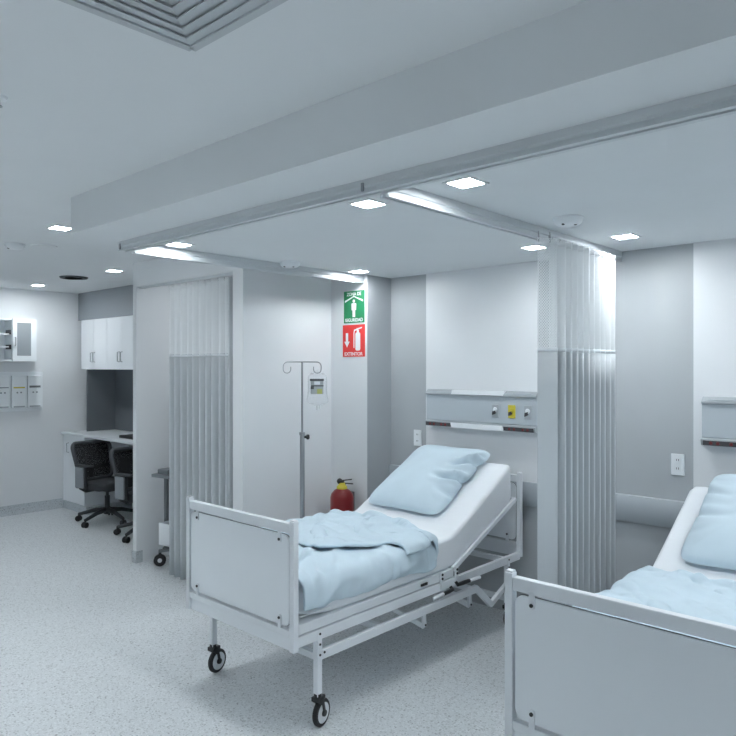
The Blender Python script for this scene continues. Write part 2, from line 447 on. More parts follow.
def p2(u):
    if u < .16:
        v = u / .16
        return -.012 + .05 * v - .0 , .0 + .105 * v
    v = (u - .16) / .84
    return .006 + .042 * math.cos(v * 2 * PI * 10) * min(1, .6 + v * 4) + .004 * math.sin(v * 31), .105 + .655 * v
curtain(c2, p2, 2.266, 1.735, .012, [.01, .10] + [.16 + .84 * (k + .5) / 10 for k in range(10)], 2.296)

# ------------------------------------------------------------------ beds
BW = .425
def caster(parent, x, y, ztop, ang):
    """swivel caster with fork and wheel; ang = trailing direction"""
    m = Matrix.Translation((x, y, 0)) @ Matrix.Rotation(ang, 4, 'Z')   # local +X trails
    c = MB()
    c.cyl((0, 0, ztop - .012), (0, 0, ztop + .012), .019, n=16)
    pts = [(-.02, ztop - .004), (.020, ztop - .004), (.026, ztop - .040), (.038, .064), (.034, .054), (.025, .054), (.012, ztop - .045), (-.02, ztop - .022)]
    for s in (-1, 1):
        c.prism(pts, lambda a, b, d: (a, d, b), s * .0165, s * .0215)
    c.box(-.02, .034, -.0215, .0215, ztop - .022, ztop - .002, .003)
    bmesh.ops.transform(c.bm, matrix=m, verts=c.bm.verts)
    f = c.build('caster_fork', M['black'], parent, 40)
    w = MB(); w.lathe([(.0455, -.0125), (.058, -.0115), (.0625, -.006), (.0625, .006), (.058, .0115), (.045, .0125)], (0, 0, 0), 30, 'Y')
    h = MB(); h.lathe([(.012, -.0142), (.018, -.0138), (.046, -.0128), (.046, .0128), (.018, .0138), (.012, .0142)], (0, 0, 0), 26, 'Y')
    for q in (w, h): bmesh.ops.transform(q.bm, matrix=m @ Matrix.Translation((.03, 0, .0625)), verts=q.bm.verts)
    wo = w.build('caster_wheel', M['rubber'], parent, 40); h.build('wheel_hub', M['hub'], wo, 40)
    k = MB().lathe([(0, -.0225), (.014, -.0225), (.016, -.014), (.016, .014), (.014, .0225), (0, .0225)], (0, 0, 0), 18, 'Y')
    bmesh.ops.transform(k.bm, matrix=m @ Matrix.Translation((.03, 0, .0625)), verts=k.bm.verts)
    k.build('axle_cap', M['black'], wo, 40)
def end_board(t, y, ptop, pbot, name, foot):
    T = .03
    eb = MB()
    for s in (-1, 1):
        x = s * (BW - T / 2)
        eb.box(x - T / 2, x + T / 2, y, y + T, pbot, ptop, .003)
        eb.box(x - T / 2 + .002, x + T / 2 - .002, y + .002, y + T - .002, ptop - .002, ptop + .006, .003)
    zt = ptop - .012
    eb.box(-BW + T, BW - T, y + .001, y + T - .001, zt - .045, zt, .003)
    eb.box(-BW + T, BW - T, y + .001, y + T - .001, pbot + .062, pbot + .092, .003)
    eb.box(-BW + T, BW - T, y + .012, y + T + .004, pbot + .0, pbot + .060, .002)
    fr = eb.build(name + '_frame', M['metal'], t)
    z0, z1 = pbot + .106, zt - .055
    pn = MB(); pn.prism(rrect(-BW + T + .008, BW - T - .008, z0, z1, .03), XZ, y + .006, y + .022)
    po = pn.build(name + '_panel', M['board'], t, 40)
    ed = MB(); ed.prism(rrect(-BW + T + .0065, BW - T - .0065, z0 - .0015, z1 + .0015, .03), XZ, y + .012, y + .0175)
    ed.build('panel_edge', M['edge'], po, 40)
    for sx in (-1, 1):
        for (zz, dz) in ((z1 - .024, .044), (z0 + .030, -.050)):
            x = sx * (BW - T - .070)
            ck = MB(); a, b = sorted((zz - math.copysign(.014, dz), zz + dz))
            ck.prism(rrect(x - .010, x + .010, a, b, .008), XZ, y + .001, y + .006)
            co = ck.build('panel_clip', M['metal'], t, 40)
            MB().cyl((x, y + .002, zz), (x, y - .003, zz), .0065, n=14).build('screw', M['black'], co, 40)
    return fr
def make_bed(label):
    t = thing('hospital_bed', label, 'bed', (-2.695, 1.98, 0), 0, 'hospital beds')
    end_board(t, 0, .970, .392, 'footboard', True)
    end_board(t, 1.93, .962, .42, 'headboard', False)
    # side rails of the mattress frame
    for s in (-1, 1):
        x = s * (BW - .014)
        r = MB(); r.box(x - .012, x + .012, .03, 1.932, .408, .455, .003); r.build('side_rail', M['metal'], t)
        lr = MB(); xx = s * (BW - .012)
        lr.bar((xx, .16, .336), (xx, 1.44, .336), .024, .042)
        lr.bar((xx, 1.435, .338), (xx, 1.60, .20), .024, .036); lr.bar((xx, 1.595, .20), (xx, 1.79, .285), .024, .03)
        lr.build('base_rail', M['metal'], t)
    # legs and casters
    for s in (-1, 1):
        for y, ang in ((.158, 104), (1.79, 95)):
            x = s * (BW - .015)
            lg = B(x - .015, x + .015, y - .015, y + .015, .15, .455, bev=.003)
            lo = lg.build('leg', M['metal'], t)
            for dy, z in ((0, .436), (0, .388), (0, .34), (.028, .345)):
                MB().cyl((x + s * .012, y + dy, z), (x + s * .018, y + dy, z), .0055, n=12).build('bolt', M['black'], lo, 40)
            caster(t, x, y, .15, math.radians(ang if s > 0 else ang - 2))
    # cross members
    for y, z in ((.158, .33), (1.79, .19), (1.79, .43), (.95, .43), (.6, .336), (1.25, .336)):
        MB().bar((-BW + .03, y, z), (BW - .03, y, z), .026, .032).build('cross_bar', M['metal'], t)
    # crank linkage: V-shaped brackets under the base rail
    for y in (.98, 1.42):
        lk = MB()
        x = BW - .05
        lk.bar((x, y, .33), (x, y + .01, .225), .016, .026); lk.bar((x, y + .01, .225), (x - .16, y - .06, .30), .016, .026)
        lo = lk.build('lift_link', M['metal'], t)
        MB().cyl((x + .006, y + .01, .235), (x + .012, y + .01, .235), .006, n=12).build('bolt', M['black'], lo, 40)
    # mattress platform and raised backrest frame
    pb = MB(); pb.box(-BW + .005, BW - .005, .035, 1.20, .462, .506, .003)
    pb.build('platform', M['metal'], t)
    bf = MB()
    for s in (-1, 1):
        bf.bar((s * (BW - .012), 1.20, .50), (s * (BW - .012), 1.885, .805), .022, .026)
    bf.bar((-BW + .02, 1.88, .80), (BW - .02, 1.88, .80), .022, .026)
    for k in range(6):
        yy = 1.26 + k * .11
        bf.bar((-BW + .02, yy, .50 + (yy - 1.2) * .445), (BW - .02, yy, .50 + (yy - 1.2) * .445), .06, .006)
    bf.build('backrest_frame', M['metal'], t)
    for y0, y1, z in ((1.08, 1.08, .42), (1.22, 1.22, .43)):
        st = B(BW - .003, BW + .006, y0 - .012, y0 + .012, .42, .515, bev=.002).build('side_bracket', M['metal'], t)
        MB().cyl((BW + .004, y0, .50), (BW + .010, y0, .50), .007, n=12).cyl((BW + .004, y0, .478), (BW + .010, y0, .478), .007, n=12).build('bolt', M['black'], st, 40)
    B(BW - .006, BW + .002, .90, .955, .474, .488, bev=.002).build('latch', M['black'], t)
    for ya, yb, yc, za in ((.985, 1.08, 1.165, .392), (1.44, 1.33, 1.215, .408)):
        cr = MB().cyl((BW + .014, ya, za), (BW + .014, yb, za + .004), .010, n=14, bev=.002).build('crank_rod', M['metal'], t, 40)
        g = MB().tube([(BW + .014, yb, za + .004), (BW + .014, (yb + yc) / 2, za + .006), (BW + .014, yc, za + .008), (BW + .0, yc, za + .022)], [.011, .012, .011, .009], 12)
        g.build('crank_grip', M['black'], cr, 60)
    return t
bed1 = make_bed('white hospital bed with raised head, standing between the IV stand and the middle curtain')
OFF2 = 1.91
bed2 = dup(bed1, (-2.695 + OFF2, 1.98, 0), label='white hospital bed in the right foreground, cut off by the picture edge')

# mattress (profile bent at the knee)
def make_mattress(label, x0):
    t = thing('mattress', label, 'mattress', (x0, 1.98, .507), 0, 'mattresses')
    W = .412
    top = [(.05, .165), (.6, .172), (1.0, .176), (1.14, .179), (1.21, .188), (1.28, .218), (1.5, .336), (1.7, .446), (1.872, .541)]
    bot = [(.05, 0), (.6, 0), (1.0, 0), (1.14, 0), (1.215, .006), (1.30, .040), (1.5, .130), (1.7, .220), (1.885, .302)]
    rows = []
    def interp(L, q):
        q *= len(L) - 1; i = min(int(q), len(L) - 2); f = q - i
        return L[i][0] * (1 - f) + L[i + 1][0] * f, L[i][1] * (1 - f) + L[i + 1][1] * f
    nl = 40
    sec = []
    for k in range(nl + 1):
        q = k / nl
        (ty, tz), (by, bz) = interp(top, q), interp(bot, q)
        end = min(q, 1 - q) * nl
        ins = {0: .03, 1: .008}.get(int(round(end)), 0)
        ring = []
        r = .024
        pts = rrect(-W + ins, W - ins, ins * .7, 1 - 0, .001, 1)
        n = 6
        def pt(x, f): return Vector((x, by + (ty - by) * f, bz + (tz - bz) * f))
        h = max((Vector((0, ty, tz)) - Vector((0, by, bz))).length, .01)
        rr = r / h; i2 = ins / h
        for (cx, cf, a0) in ((W - ins - r, 1 - rr - i2, 0), (-(W - ins - r), 1 - rr - i2, 90), (-(W - ins - r), rr + i2, 180), (W - ins - r, rr + i2, 270)):
            for j in range(n + 1):
                a = math.radians(a0 + 90 * j / n)
                ring.append(pt(cx + r * math.cos(a), cf + rr * math.sin(a)))
        sec.append(ring)
    m = MB(); V = [[m.bm.verts.new(p) for p in ring] for ring in sec]
    L = len(V[0])
    for a, b in zip(V, V[1:]):
        for j in range(L): m.bm.faces.new((a[j], a[(j + 1) % L], b[(j + 1) % L], b[j]))
    m.bm.faces.new(V[0][::-1]); m.bm.faces.new(V[-1])
    o = m.build('cover', M['sheet'], t, 50)
    pp = MB()
    for s in (-1, 1):
        pp.tube([(s * (W - .002), by + .004 * 0, bz + .03) for by, bz in bot[:8]], .003, 6)
    pp.build('piping', M['sheet'], o, 60)
    return t
mat1 = make_mattress('white mattress with raised head end on the bed nearer the IV stand', -2.695)
mat2 = dup(mat1, (-2.695 + OFF2, 1.98, .507), label='white mattress on the bed in the right foreground')

# duvets: a small cloth solver lets the sheet settle over the mattress, folded back on itself
import numpy as np
def nz(x, y, z=0): return noise.noise(Vector((x, y, z)))
def cr(x, y, z=0): return max(0, 1 - abs(nz(x, y, z)) * 3.0) ** 1.5
def make_duvet(label, bed_x, seed, flap_left, flap_right, head, right, left, skew=.04, excess=.006):
    zt, W, r0 = .507 + .174, .412, .035
    NU, NV = 92, 128
    P = np.zeros((NV + 1, NU + 1, 3)); F = np.zeros((NV + 1, NU + 1))
    for i in range(NV + 1):
        v = i / NV
        for j in range(NU + 1):
            s0 = -1 + 2 * j / NU
            hd = head + skew * math.sin(s0 * 2.2 + seed) - .06 * sm((s0 - .3) / .7)
            fy = flap_left + (flap_right - flap_left) * sm((s0 - .15) / .75) + .03 * nz(s0 * 2, seed)
            r = .030
            L1, Lf, L2 = hd - r - .06, PI * r, hd - r - fy
            d = v * (L1 + Lf + L2)
            if d < L1: y, z, f = .06 + d, 0, 0
            elif d < L1 + Lf:
                a = (d - L1) / r; y = hd - r + r * math.sin(a); z = r * (1 - math.cos(a)); f = a / PI
            else: y, z, f = hd - r - (d - L1 - Lf), 2 * r, 1
            xr = right - .05 * f; xl = left - .04 * f
            x = s0 * (xr if s0 > 0 else xl)
            q = .35 * nz(x * 3 + seed, y * 3, f * 3)
            if f < .5:      # slack running diagonally down to the hanging edge
                wv = .050 * cr(x * 3.4 + y * 2.4 + q + seed, y * 1.6 - x * 1.0, 1) + .030 * cr(x * 2.2 + y * 5.2 + q, x * 1.5 + seed, 4) + .020 * nz(x * 9 + y * 6, y * 5 + seed)
            else:           # the turned-back layer: lumps and creases along the fold
                wv = .050 * cr(x * 2.0 + q, y * 4.6 + x * 1.6 + seed, 7) + .034 * cr(x * 5.0 - y * 2 + q, y * 4 + seed, 9) + .030 * nz(x * 7 + seed, y * 9, 3)
            z += zt + .02 + .9 * wv * (1 if abs(f - .5) > .45 else .3)
            P[i, j] = (x + .02 * nz(y * 4, seed + f, x), y + .015 * nz(x * 4, y * 3, seed), z); F[i, j] = f
    # rest lengths come from the flat sheet, a little longer than the space it lies in
    R = P.copy()
    cons = []
    for (di, dj, k) in ((0, 1, 1.), (1, 0, 1.), (1, 1, .35), (1, -1, .35), (0, 2, .25), (2, 0, .25), (0, 5, .16), (5, 0, .16)):
        A = (slice(0, NV + 1 - di), slice(max(0, -dj), NU + 1 - max(0, dj)))
        Bs = (slice(di, NV + 1), slice(max(0, dj), NU + 1 + min(0, dj)))
        rest = np.linalg.norm(R[Bs] - R[A], axis=-1) * (1 + excess)
        cons.append((A, Bs, rest, k, max(di, abs(dj)) > 1))
    # the folded edge must be free to bend
    V = np.zeros_like(P); dt = 1 / 50.
    fl = F > .55
    lowrow = int(np.argmax(F[:, NU // 2] > .02))
    for step in range(34):
        V *= .93; V[..., 2] -= 4.0 * dt
        X = P + V * dt
        for it in range(10):
            D = np.zeros_like(X); Wt = np.full(X.shape[:2], 1e-6)
            for A, Bs, rest, k, bend in cons:
                dv = X[Bs] - X[A]; L = np.linalg.norm(dv, axis=-1) + 1e-9
                c = (L - rest) / L * .5 * k
                if bend: c = np.where(L < rest * .62, 0, c)      # leaves the tight turn of the fold alone
                c = c[..., None] * dv
                D[A] += c; D[Bs] -= c
                Wt[A] += k; Wt[Bs] += k
            X += D / Wt[..., None] * 1.6
            # mattress: rounded box section
            ax = np.abs(X[..., 0]); sg = np.sign(X[..., 0])
            qx = ax - (W - r0); qz = X[..., 2] - (zt - r0)
            off = r0 + .010 + np.where(fl, .026, 0)
            cornerd = np.sqrt(np.maximum(qx, 0) ** 2 + np.maximum(qz, 0) ** 2) + 1e-9
            pen = off - cornerd
            inside = (qx < 0) & (qz < 0)
            side = inside & (qx > qz)
            nx = np.where(inside, np.where(side, 1., 0.), np.maximum(qx, 0) / cornerd)
            nzz = np.where(inside, np.where(side, 0., 1.), np.maximum(qz, 0) / cornerd)
            pen = np.where(inside, off - np.maximum(qx, qz), pen)
            m = pen > 0
            X[..., 0] += np.where(m, pen * nx * sg, 0); X[..., 2] += np.where(m, pen * nzz, 0)
            # friction on what lies on the mattress
            t = (X - P); fr = np.where(m, .55, 0)[..., None]
            X[..., :2] -= (t * fr)[..., :2]
            # folded layer rests on the lower layer
            lo = X[:lowrow]
            y0 = lo[0, :, 1]; y1 = lo[-1, :, 1]
            ii, jj = np.nonzero(fl)
            xs, ys = X[ii, jj, 0], X[ii, jj, 1]
            jm = np.clip(np.round((xs / np.where(xs > 0, right, left) + 1) / 2 * NU).astype(int), 0, NU)
            im = np.clip(np.round((ys - y0[jm]) / (y1[jm] - y0[jm]) * (lowrow - 1)).astype(int), 0, lowrow - 1)
            zl = lo[im, jm, 2]
            on = np.abs(xs) < W - .01
            need = np.where(on, zl + .024 - X[ii, jj, 2], 0)
            need = np.maximum(need, 0)
            X[ii, jj, 2] += need * .7
            np.subtract.at(X, (im, jm, np.full_like(im, 2)), need * .1)
            X[..., 1] = np.maximum(X[..., 1], .048)
        V = (X - P) / dt
        sp_ = np.linalg.norm(V, axis=-1, keepdims=True); V *= np.minimum(1, .8 / (sp_ + 1e-9))
        P = X
    # creases of the quilted cotton, along the surface normal
    du = np.gradient(P, axis=1); dv = np.gradient(P, axis=0)
    N = np.cross(du, dv); N /= np.linalg.norm(N, axis=-1, keepdims=True) + 1e-9
    N[fl] *= -1
    ux, uy = R[..., 0], R[..., 1]
    for i in range(NV + 1):
        for j in range(NU + 1):
            x, y = ux[i, j], uy[i, j]; f = F[i, j]
            q = .30 * nz(x * 4 + seed, y * 4, f * 2)
            edge = sm(min(i, NV - i) / 5) * sm(min(j, NU - j) / 3)
            if f < .3:
                sd = sm((abs(x) - .22) / .2)
                a = .016 * cr(x * 3.0 + y * 3.4 + q + seed, y * 1.8 - x * 1.4, 2) + .011 * cr(x * 5 + y * 6.4 + q, y * 2 - x * 2 + seed, 6)
                a += .012 * sd * (.5 + .5 * math.sin(y * 44 + x * 16 + 5 * nz(y * 4, x * 2, seed)))
                a -= .006
            elif f > .7:
                a = .020 * cr(x * 2.4 + q, y * 5.0 + x * 2.0 + seed, 3) + .014 * cr(x * 6 - 2.2 * y + q, y * 4.4 + seed, 5) + .010 * nz(x * 11, y * 12, seed)
            else: a = .010 * nz(x * 12, y * 5, seed)
            P[i, j] += N[i, j] * a * (.35 + .65 * edge)
    P[..., 1] = np.maximum(P[..., 1], .048)
    o = grid('duvet', [[tuple(p) for p in row] for row in P.tolist()], M['blue'])
    o.location = (bed_x, 1.98, 0)
    md = o.modifiers.new('smooth', 'SMOOTH'); md.factor = .5; md.iterations = 1
    md = o.modifiers.new('thick', 'SOLIDIFY'); md.thickness = .017; md.offset = 0
    md = o.modifiers.new('sub', 'SUBSURF'); md.levels = 1; md.render_levels = 1
    return tag(o, label, 'duvet', 'pale blue duvets')
make_duvet('pale blue duvet folded back on the bed nearer the IV stand', -2.695, 1.7, .42, .78, 1.10, .50, .50)
make_duvet('pale blue duvet folded back on the bed in the right foreground', -2.695 + OFF2, 5.2, .34, .62, 1.22, .50, .52)

# pillows
def make_pillow(label, loc, tilt, rz, a, b, flip, cz=1.0):
    n = 64
    def side(sgn):
        rows = []
        for i in range(n + 1):
            row = []
            for j in range(n + 1):
                u, v = -1 + 2 * j / n, -1 + 2 * i / n
                U = u * flip
                mx = max(abs(u), abs(v), 1e-6); rr = mx / max(1e-9, (abs(u) ** 7 + abs(v) ** 7) ** (1 / 7))
                x = a * u * rr * (1 - .05 * math.cos(v * PI / 2)); y = b * v * rr * (1 - .05 * math.cos(u * PI / 2))
                h = .098 * max(0, (1 - mx ** 2.8)) ** .5 * (.62 + .38 * max(0, (1 - u * u)) ** .5 * max(0, (1 - v * v)) ** .5)
                pin = sm((U - .60) / .40)
                x -= cz * flip * a * .085 * pin * (math.exp(-((v - .50) / .11) ** 2) + .9 * math.exp(-((v + .03) / .10) ** 2))
                if sgn > 0:
                    w = 0
                    for (v0, dv, ln, am, wd) in ((.50, -.40, .62, .095, .055), (-.03, -.16, .78, .085, .050), (-.45, .14, .45, .030, .06), (.78, -.2, .35, .02, .05)):
                        f = sm((U - (1 - ln)) / ln)
                        vc = v0 + dv * (1 - U) * 1.0 - .10 * math.sin((1 - U) * 4)
                        w += cz * am * f * (math.exp(-((v - vc) / wd) ** 2) - .55 * math.exp(-((v - vc - 2.2 * wd) / (wd * 1.3)) ** 2) - .35 * math.exp(-((v - vc + 2.4 * wd) / (wd * 1.5)) ** 2))
                    h -= w * sm((1 - mx) / .05)
                    h += .008 * nz(u * 2.4 + flip, v * 2.4, 1) * sm((1 - mx) / .2)
                    h = max(h, .002 * (1 - mx))
                else:
                    h *= .36
                row.append((x, y, sgn * h))
            rows.append(row)
        return rows
    bm = bmesh.new()
    for sgn in (1, -1):
        R = side(sgn)
        V = [[bm.verts.new(p) for p in r] for r in R]
        for i in range(n):
            for j in range(n):
                q = (V[i][j], V[i][j + 1], V[i + 1][j + 1], V[i + 1][j]); bm.faces.new(q if sgn > 0 else q[::-1])
    bmesh.ops.remove_doubles(bm, verts=bm.verts, dist=.0004)
    mb = MB(); mb.bm.free(); mb.bm = bm
    o = mb.build('pillow', M['blue'], None, 75)
    o.location = loc; o.rotation_euler = (tilt, 0, rz)
    return tag(o, label, 'pillow', 'pale blue pillows')
TL = math.radians(28.3)
make_pillow('pale blue pillow with creased right edge on the bed nearer the IV stand', (-2.750, 3.575, .925), TL, math.radians(-1), .312, .355, 1)
make_pillow('pale blue pillow with crumpled left edge on the bed in the right foreground', (-2.735 + OFF2 + .045, 3.575, .925), TL, math.radians(1), .325, .355, -1, .2)

# ------------------------------------------------------------------ headwall units
def make_headwall(label, x0):
    t = thing('headwall_unit', label, 'headwall unit', (x0, YB - .012, 1.355), 0, 'headwall units')
    hw = .447
    MB().prism([(0, -.088), (-.046, -.088), (-.05, -.084), (-.05, .092), (-.046, .096), (0, .096)], lambda a, b, d: (d, a, b), -hw, hw).build('body', M['hwall'], t)
    MB().prism([(0, .096), (-.058, .096), (-.062, .100), (-.062, .108), (-.040, .130), (-.034, .134), (0, .134)], lambda a, b, d: (d, a, b), -hw, hw).build('upper_rail', M['hwlip'], t)
    for x in (-1, 1):
        B(min(x * .215, x * (hw - .03)), max(x * .215, x * (hw - .03)), -.060, -.04, .113, .119, mtx=None).build('rail_groove', M['hwall'], t)
    MB().prism([(-.215, .104), (.205, .104), (.215, .134), (-.205, .134)], lambda a, b, d: (a, d - (.134 - b) * .0, b), -.068, -.02).build('upper_lamp_lens', M['hwlens'], t)
    MB().prism([(0, -.088), (-.05, -.088), (-.072, -.094), (-.072, -.100), (-.066, -.128), (0, -.128)], lambda a, b, d: (d, a, b), -hw, hw).build('lower_rail', M['hwlip'], t)
    for s in (-1, 1):
        d = B(min(s * .215, s * (hw - .012)), max(s * .215, s * (hw - .012)), -.0745, -.05, -.1265, -.101).build('socket_strip', M['hwdark'], t)
        for xx in (.26, .295, .36, .395):
            MB().lathe([(0, -.0785), (.0085, -.0785), (.010, -.073), (.010, -.07), (0, -.07)], (s * xx, 0, -.114), 14, 'Y').build('socket', M['socket'], d, 40)
    MB().prism([(-.205, -.130), (.215, -.130), (.205, -.096), (-.215, -.096)], XZ, -.078, -.03).build('lower_lamp_lens', M['hwlens'], t)
    for k, xx in enumerate((.142, .266, .386)):
        g = B(xx - .027, xx + .027, -.058, -.05, -.044, .044, bev=.003).build('gas_outlet', (M['hwlip'], M['yellow'], M['hwlip'])[k], t)
        if k == 1: g['label'] = 'yellow gas outlet'
        MB().lathe([(.0, -.066), (.014, -.066), (.017, -.060), (.017, -.056), (0, -.056)], (xx, 0, .008), 16, 'Y').build('port', (M['plate'], M['yellow'], M['plate'])[k], g, 40)
        MB().prism([(xx - .02, -.028), (xx + .004, -.018), (xx + .006, .004), (xx - .018, -.004)], XZ, -.0675, -.058).build('latch', M['slot'], g)
    return t
h1 = make_headwall('grey headwall unit with yellow gas outlet, behind the bed nearer the IV stand', -2.632)
dup(h1, (-.742, YB - .012, 1.355), label='grey headwall unit cut off at the right picture edge')

def make_outlet(label, x, z):
    t = thing('wall_outlet', label, 'outlet', (x, YB, z), 0, 'wall outlets')
    B(-.036, .036, -.007, 0, -.06, .06, bev=.002).build('plate', M['plate'], t)
    for dz in (-.024, .024):
        r = MB().prism(rrect(-.015, .015, dz - .017, dz + .017, .008), XZ, -.0085, -.006).build('receptacle', M['plate'], t, 40)
        B(-.007, -.004, -.0092, -.008, dz - .003, dz + .008).box(.004, .007, -.0092, -.008, dz - .003, dz + .008).build('slots', M['slot'], r)
    return t
w1 = make_outlet('white wall outlet on the grey wall left of the headwall unit, behind the pillow', -3.208, 1.118)
dup(w1, (-1.334, YB, 1.099), label='white wall outlet on the grey wall right of the middle curtain')

# ------------------------------------------------------------------ signs
def text_mesh(name, txt, width, height, m, parent, cx, y, cz):
    cu = bpy.data.curves.new(name, 'FONT'); cu.body = txt; cu.extrude = .0006; cu.align_x = 'CENTER'; cu.align_y = 'CENTER'; cu.size = .05; cu.offset = .0006
    ob = bpy.data.objects.new(name, cu); C.objects.link(ob)
    bpy.context.view_layer.update()
    me = bpy.data.meshes.new_from_object(ob.evaluated_get(bpy.context.evaluated_depsgraph_get()))
    bpy.data.objects.remove(ob); bpy.data.curves.remove(cu)
    xs = [v.co.x for v in me.vertices]; ys = [v.co.y for v in me.vertices]
    sx = width / (max(xs) - min(xs)); sy = height / (max(ys) - min(ys)); mx = (max(xs) + min(xs)) / 2; my = (max(ys) + min(ys)) / 2
    for v in me.vertices: v.co = Vector(((v.co.x - mx) * sx + cx, y - v.co.z, (v.co.y - my) * sy + cz))
    me.materials.clear(); me.materials.append(m)
    o = bpy.data.objects.new(name, me); C.objects.link(o); o.parent = parent
    return o
YW = 3.76
sg = thing('safety_sign', 'green sign with a person under a roof on the white wall', 'sign', (-3.612, YW, 2.108))
B(-.108, .108, -.004, 0, -.122, .122, bev=.001).build('board', M['green'], sg)
text_mesh('lettering', 'ZONA DE', .15, .026, M['signwhite'], sg, 0, -.0046, .098)
text_mesh('lettering', 'SEGURIDAD', .185, .026, M['signwhite'], sg, 0, -.0046, -.1)
MB().prism([(-.095, .036), (0, .076), (.095, .036), (.095, .05), (0, .09 - .006), (-.095, .05)][::1], XZ, -.0055, -.0035).build('roof_symbol', M['signwhite'], sg)
ps = MB(); ps.lathe([(0, -.0055), (.0125, -.0055), (.0125, -.0035), (0, -.0035)], (0, 0, .044), 18, 'Y')
ps.prism([(-.022, .028), (.022, .028), (.025, .02), (.023, -.025), (.014, -.025), (.013, -.078), (.002, -.078), (0, -.03), (-.002, -.078), (-.013, -.078), (-.014, -.025), (-.023, -.025), (-.025, .02)], XZ, -.0055, -.0035)
ps.build('person_symbol', M['signwhite'], sg)
sr = thing('safety_sign', 'red fire extinguisher sign with a down arrow on the white wall', 'sign', (-3.615, YW, 1.850))
B(-.116, .116, -.004, 0, -.122, .122, bev=.001).build('board', M['redsign'], sr)
MB().prism([(-.082, .06), (-.058, .06), (-.058, -.005), (-.042, -.005), (-.07, -.05), (-.098, -.005), (-.082, -.005)], XZ, -.0055, -.0035).build('arrow_symbol', M['signwhite'], sr)
es = MB()
es.prism(rrect(.02, .07, -.075, .062, .014), XZ, -.0055, -.0035)
for P in ([(.034, .06), (.056, .06), (.056, .082), (.034, .082)], [(.03, .08), (.088, .094), (.088, .103), (.03, .092)], [(.012, .074), (.034, .080), (.034, .090), (.006, .084)], [(.0, .06), (.008, .06), (.012, .074), (.006, .084)], [(.0, .06), (.008, .06), (.008, -.055), (.0, -.055)]):
    es.prism(P, XZ, -.0055, -.0035)
es.build('extinguisher_symbol', M['signwhite'], sr)
text_mesh('lettering', 'EXTINTOR', .19, .026, M['signwhite'], sr, 0, -.0046, -.1)

# ------------------------------------------------------------------ fire extinguisher on the wall
fe = thing('fire_extinguisher', 'red fire extinguisher with yellow collar and black handle by the white wall', 'fire extinguisher', (-3.63, YW - .115, .2))
MB().lathe([(0, 0), (.07, 0), (.086, .012), (.088, .03), (.088, .47), (.080, .500), (.058, .525), (.034, .540), (0, .545)], n=32).build('cylinder', M['red'], fe, 40)
MB().lathe([(.0, .535), (.04, .535), (.040, .552), (.026, .566), (.024, .582), (0, .582)]).build('collar', M['yellow'], fe, 40)
hv = MB().cyl((0, 0, .565), (0, 0, .595), .018, n=16, bev=.003)
D = Vector((.735, .678, 0))
hv.bar(Vector((0, 0, .594)) - D * .03, Vector((0, 0, .606)) + D * .075, .018, .007); hv.bar(Vector((0, 0, .578)), Vector((0, 0, .572)) + D * .085, .016, .007)
hv.sphere((-.012, -.012, .592), .022)
hv.build('valve_handle', M['black'], fe, 40)
MB().tube([(.0, .01, .580), (-.02, .05, .56), (-.052, .084, .48), (-.055, .084, .36), (-.055, .084, .25)], .009, 8).build('hose', M['black'], fe, 60)
br = MB(); br.box(-.02, .02, .085, .1155, .25, .50); br.lathe([(.089, .28), (.0915, .28), (.0915, .31), (.089, .31)]); br.build('wall_bracket', M['cart'], fe)

# ------------------------------------------------------------------ IV stand and bag
iv = thing('iv_stand', 'chrome IV stand with two hooks beside the bed', 'IV stand', (-3.5, 3.13, 0), math.radians(42.7))
MB().cyl((0, 0, .09), (0, 0, 1.2), .0165, n=20, bev=.002).build('tube', M['chrome'], iv, 40)
MB().cyl((0, 0, 1.2), (0, 0, 1.684), .0065, n=14).build('rod', M['chrome'], iv, 40)
for s in (-1, 1):
    pth = [(0, 0, 1.684), (s * .05, 0, 1.684), (s * .10, 0, 1.684)]
    for k in range(1, 6):
        a = k / 5 * PI / 2; pth.append((s * (.10 + .03 * math.sin(a)), 0, 1.654 + .03 * math.cos(a)))
    pth.append((s * .130, 0, 1.640))
    for k in range(1, 9):
        a = k / 8 * PI; pth.append((s * (.104 + .026 * math.cos(a)), 0, 1.634 - .026 * math.sin(a)))
    pth.append((s * .078, 0, 1.652))
    MB().tube(pth, .0034, 8).build('hook', M['chrome'], iv, 60)
kn = MB().cyl((.012, 0, 1.172), (.03, 0, 1.172), .009, n=12); kn.lathe([(0, .028), (.014, .028), (.018, .034), (.018, .044), (.012, .05), (0, .05)], (0, 0, 1.172), 10, 'X')
kn.build('clamp_knob', M['black'], iv, 40)
MB().cyl((0, 0, 1.185), (0, 0, 1.205), .020, n=18).build('collar', M['chrome'], iv, 40)
MB().lathe([(0, .075), (.04, .075), (.04, .10), (.025, .115), (0, .115)]).build('hub', M['chrome'], iv, 40)
for k in range(5):
    a = 2 * PI * k / 5 + .35
    d = Vector((math.cos(a), math.sin(a), 0))
    lg = MB().tube([d * .03 + Vector((0, 0, .09)), d * .14 + Vector((0, 0, .078)), d * .23 + Vector((0, 0, .066))], .011, 10).build('leg', M['chrome'], iv, 60)
    q = Vector((-d.y, d.x, 0))
    w = MB(); w.cyl(d * .232 - q * .011 + Vector((0, 0, .025)), d * .232 + q * .011 + Vector((0, 0, .025)), .025, n=20, bev=.003).cyl(d * .232 + Vector((0, 0, .03)), d * .225 + Vector((0, 0, .068)), .008)
    w.build('caster', M['rubber'], lg, 40)
bgx = Vector((-3.5, 3.13, 0)) + Vector((math.cos(math.radians(42.7)), math.sin(math.radians(42.7)), 0)) * .104
bag = thing('iv_bag', 'clear infusion bag with printed label hanging from the IV stand hook', 'IV bag', (bgx.x, bgx.y, 1.60), math.radians(42.7))
n = 24; bmb = MB()
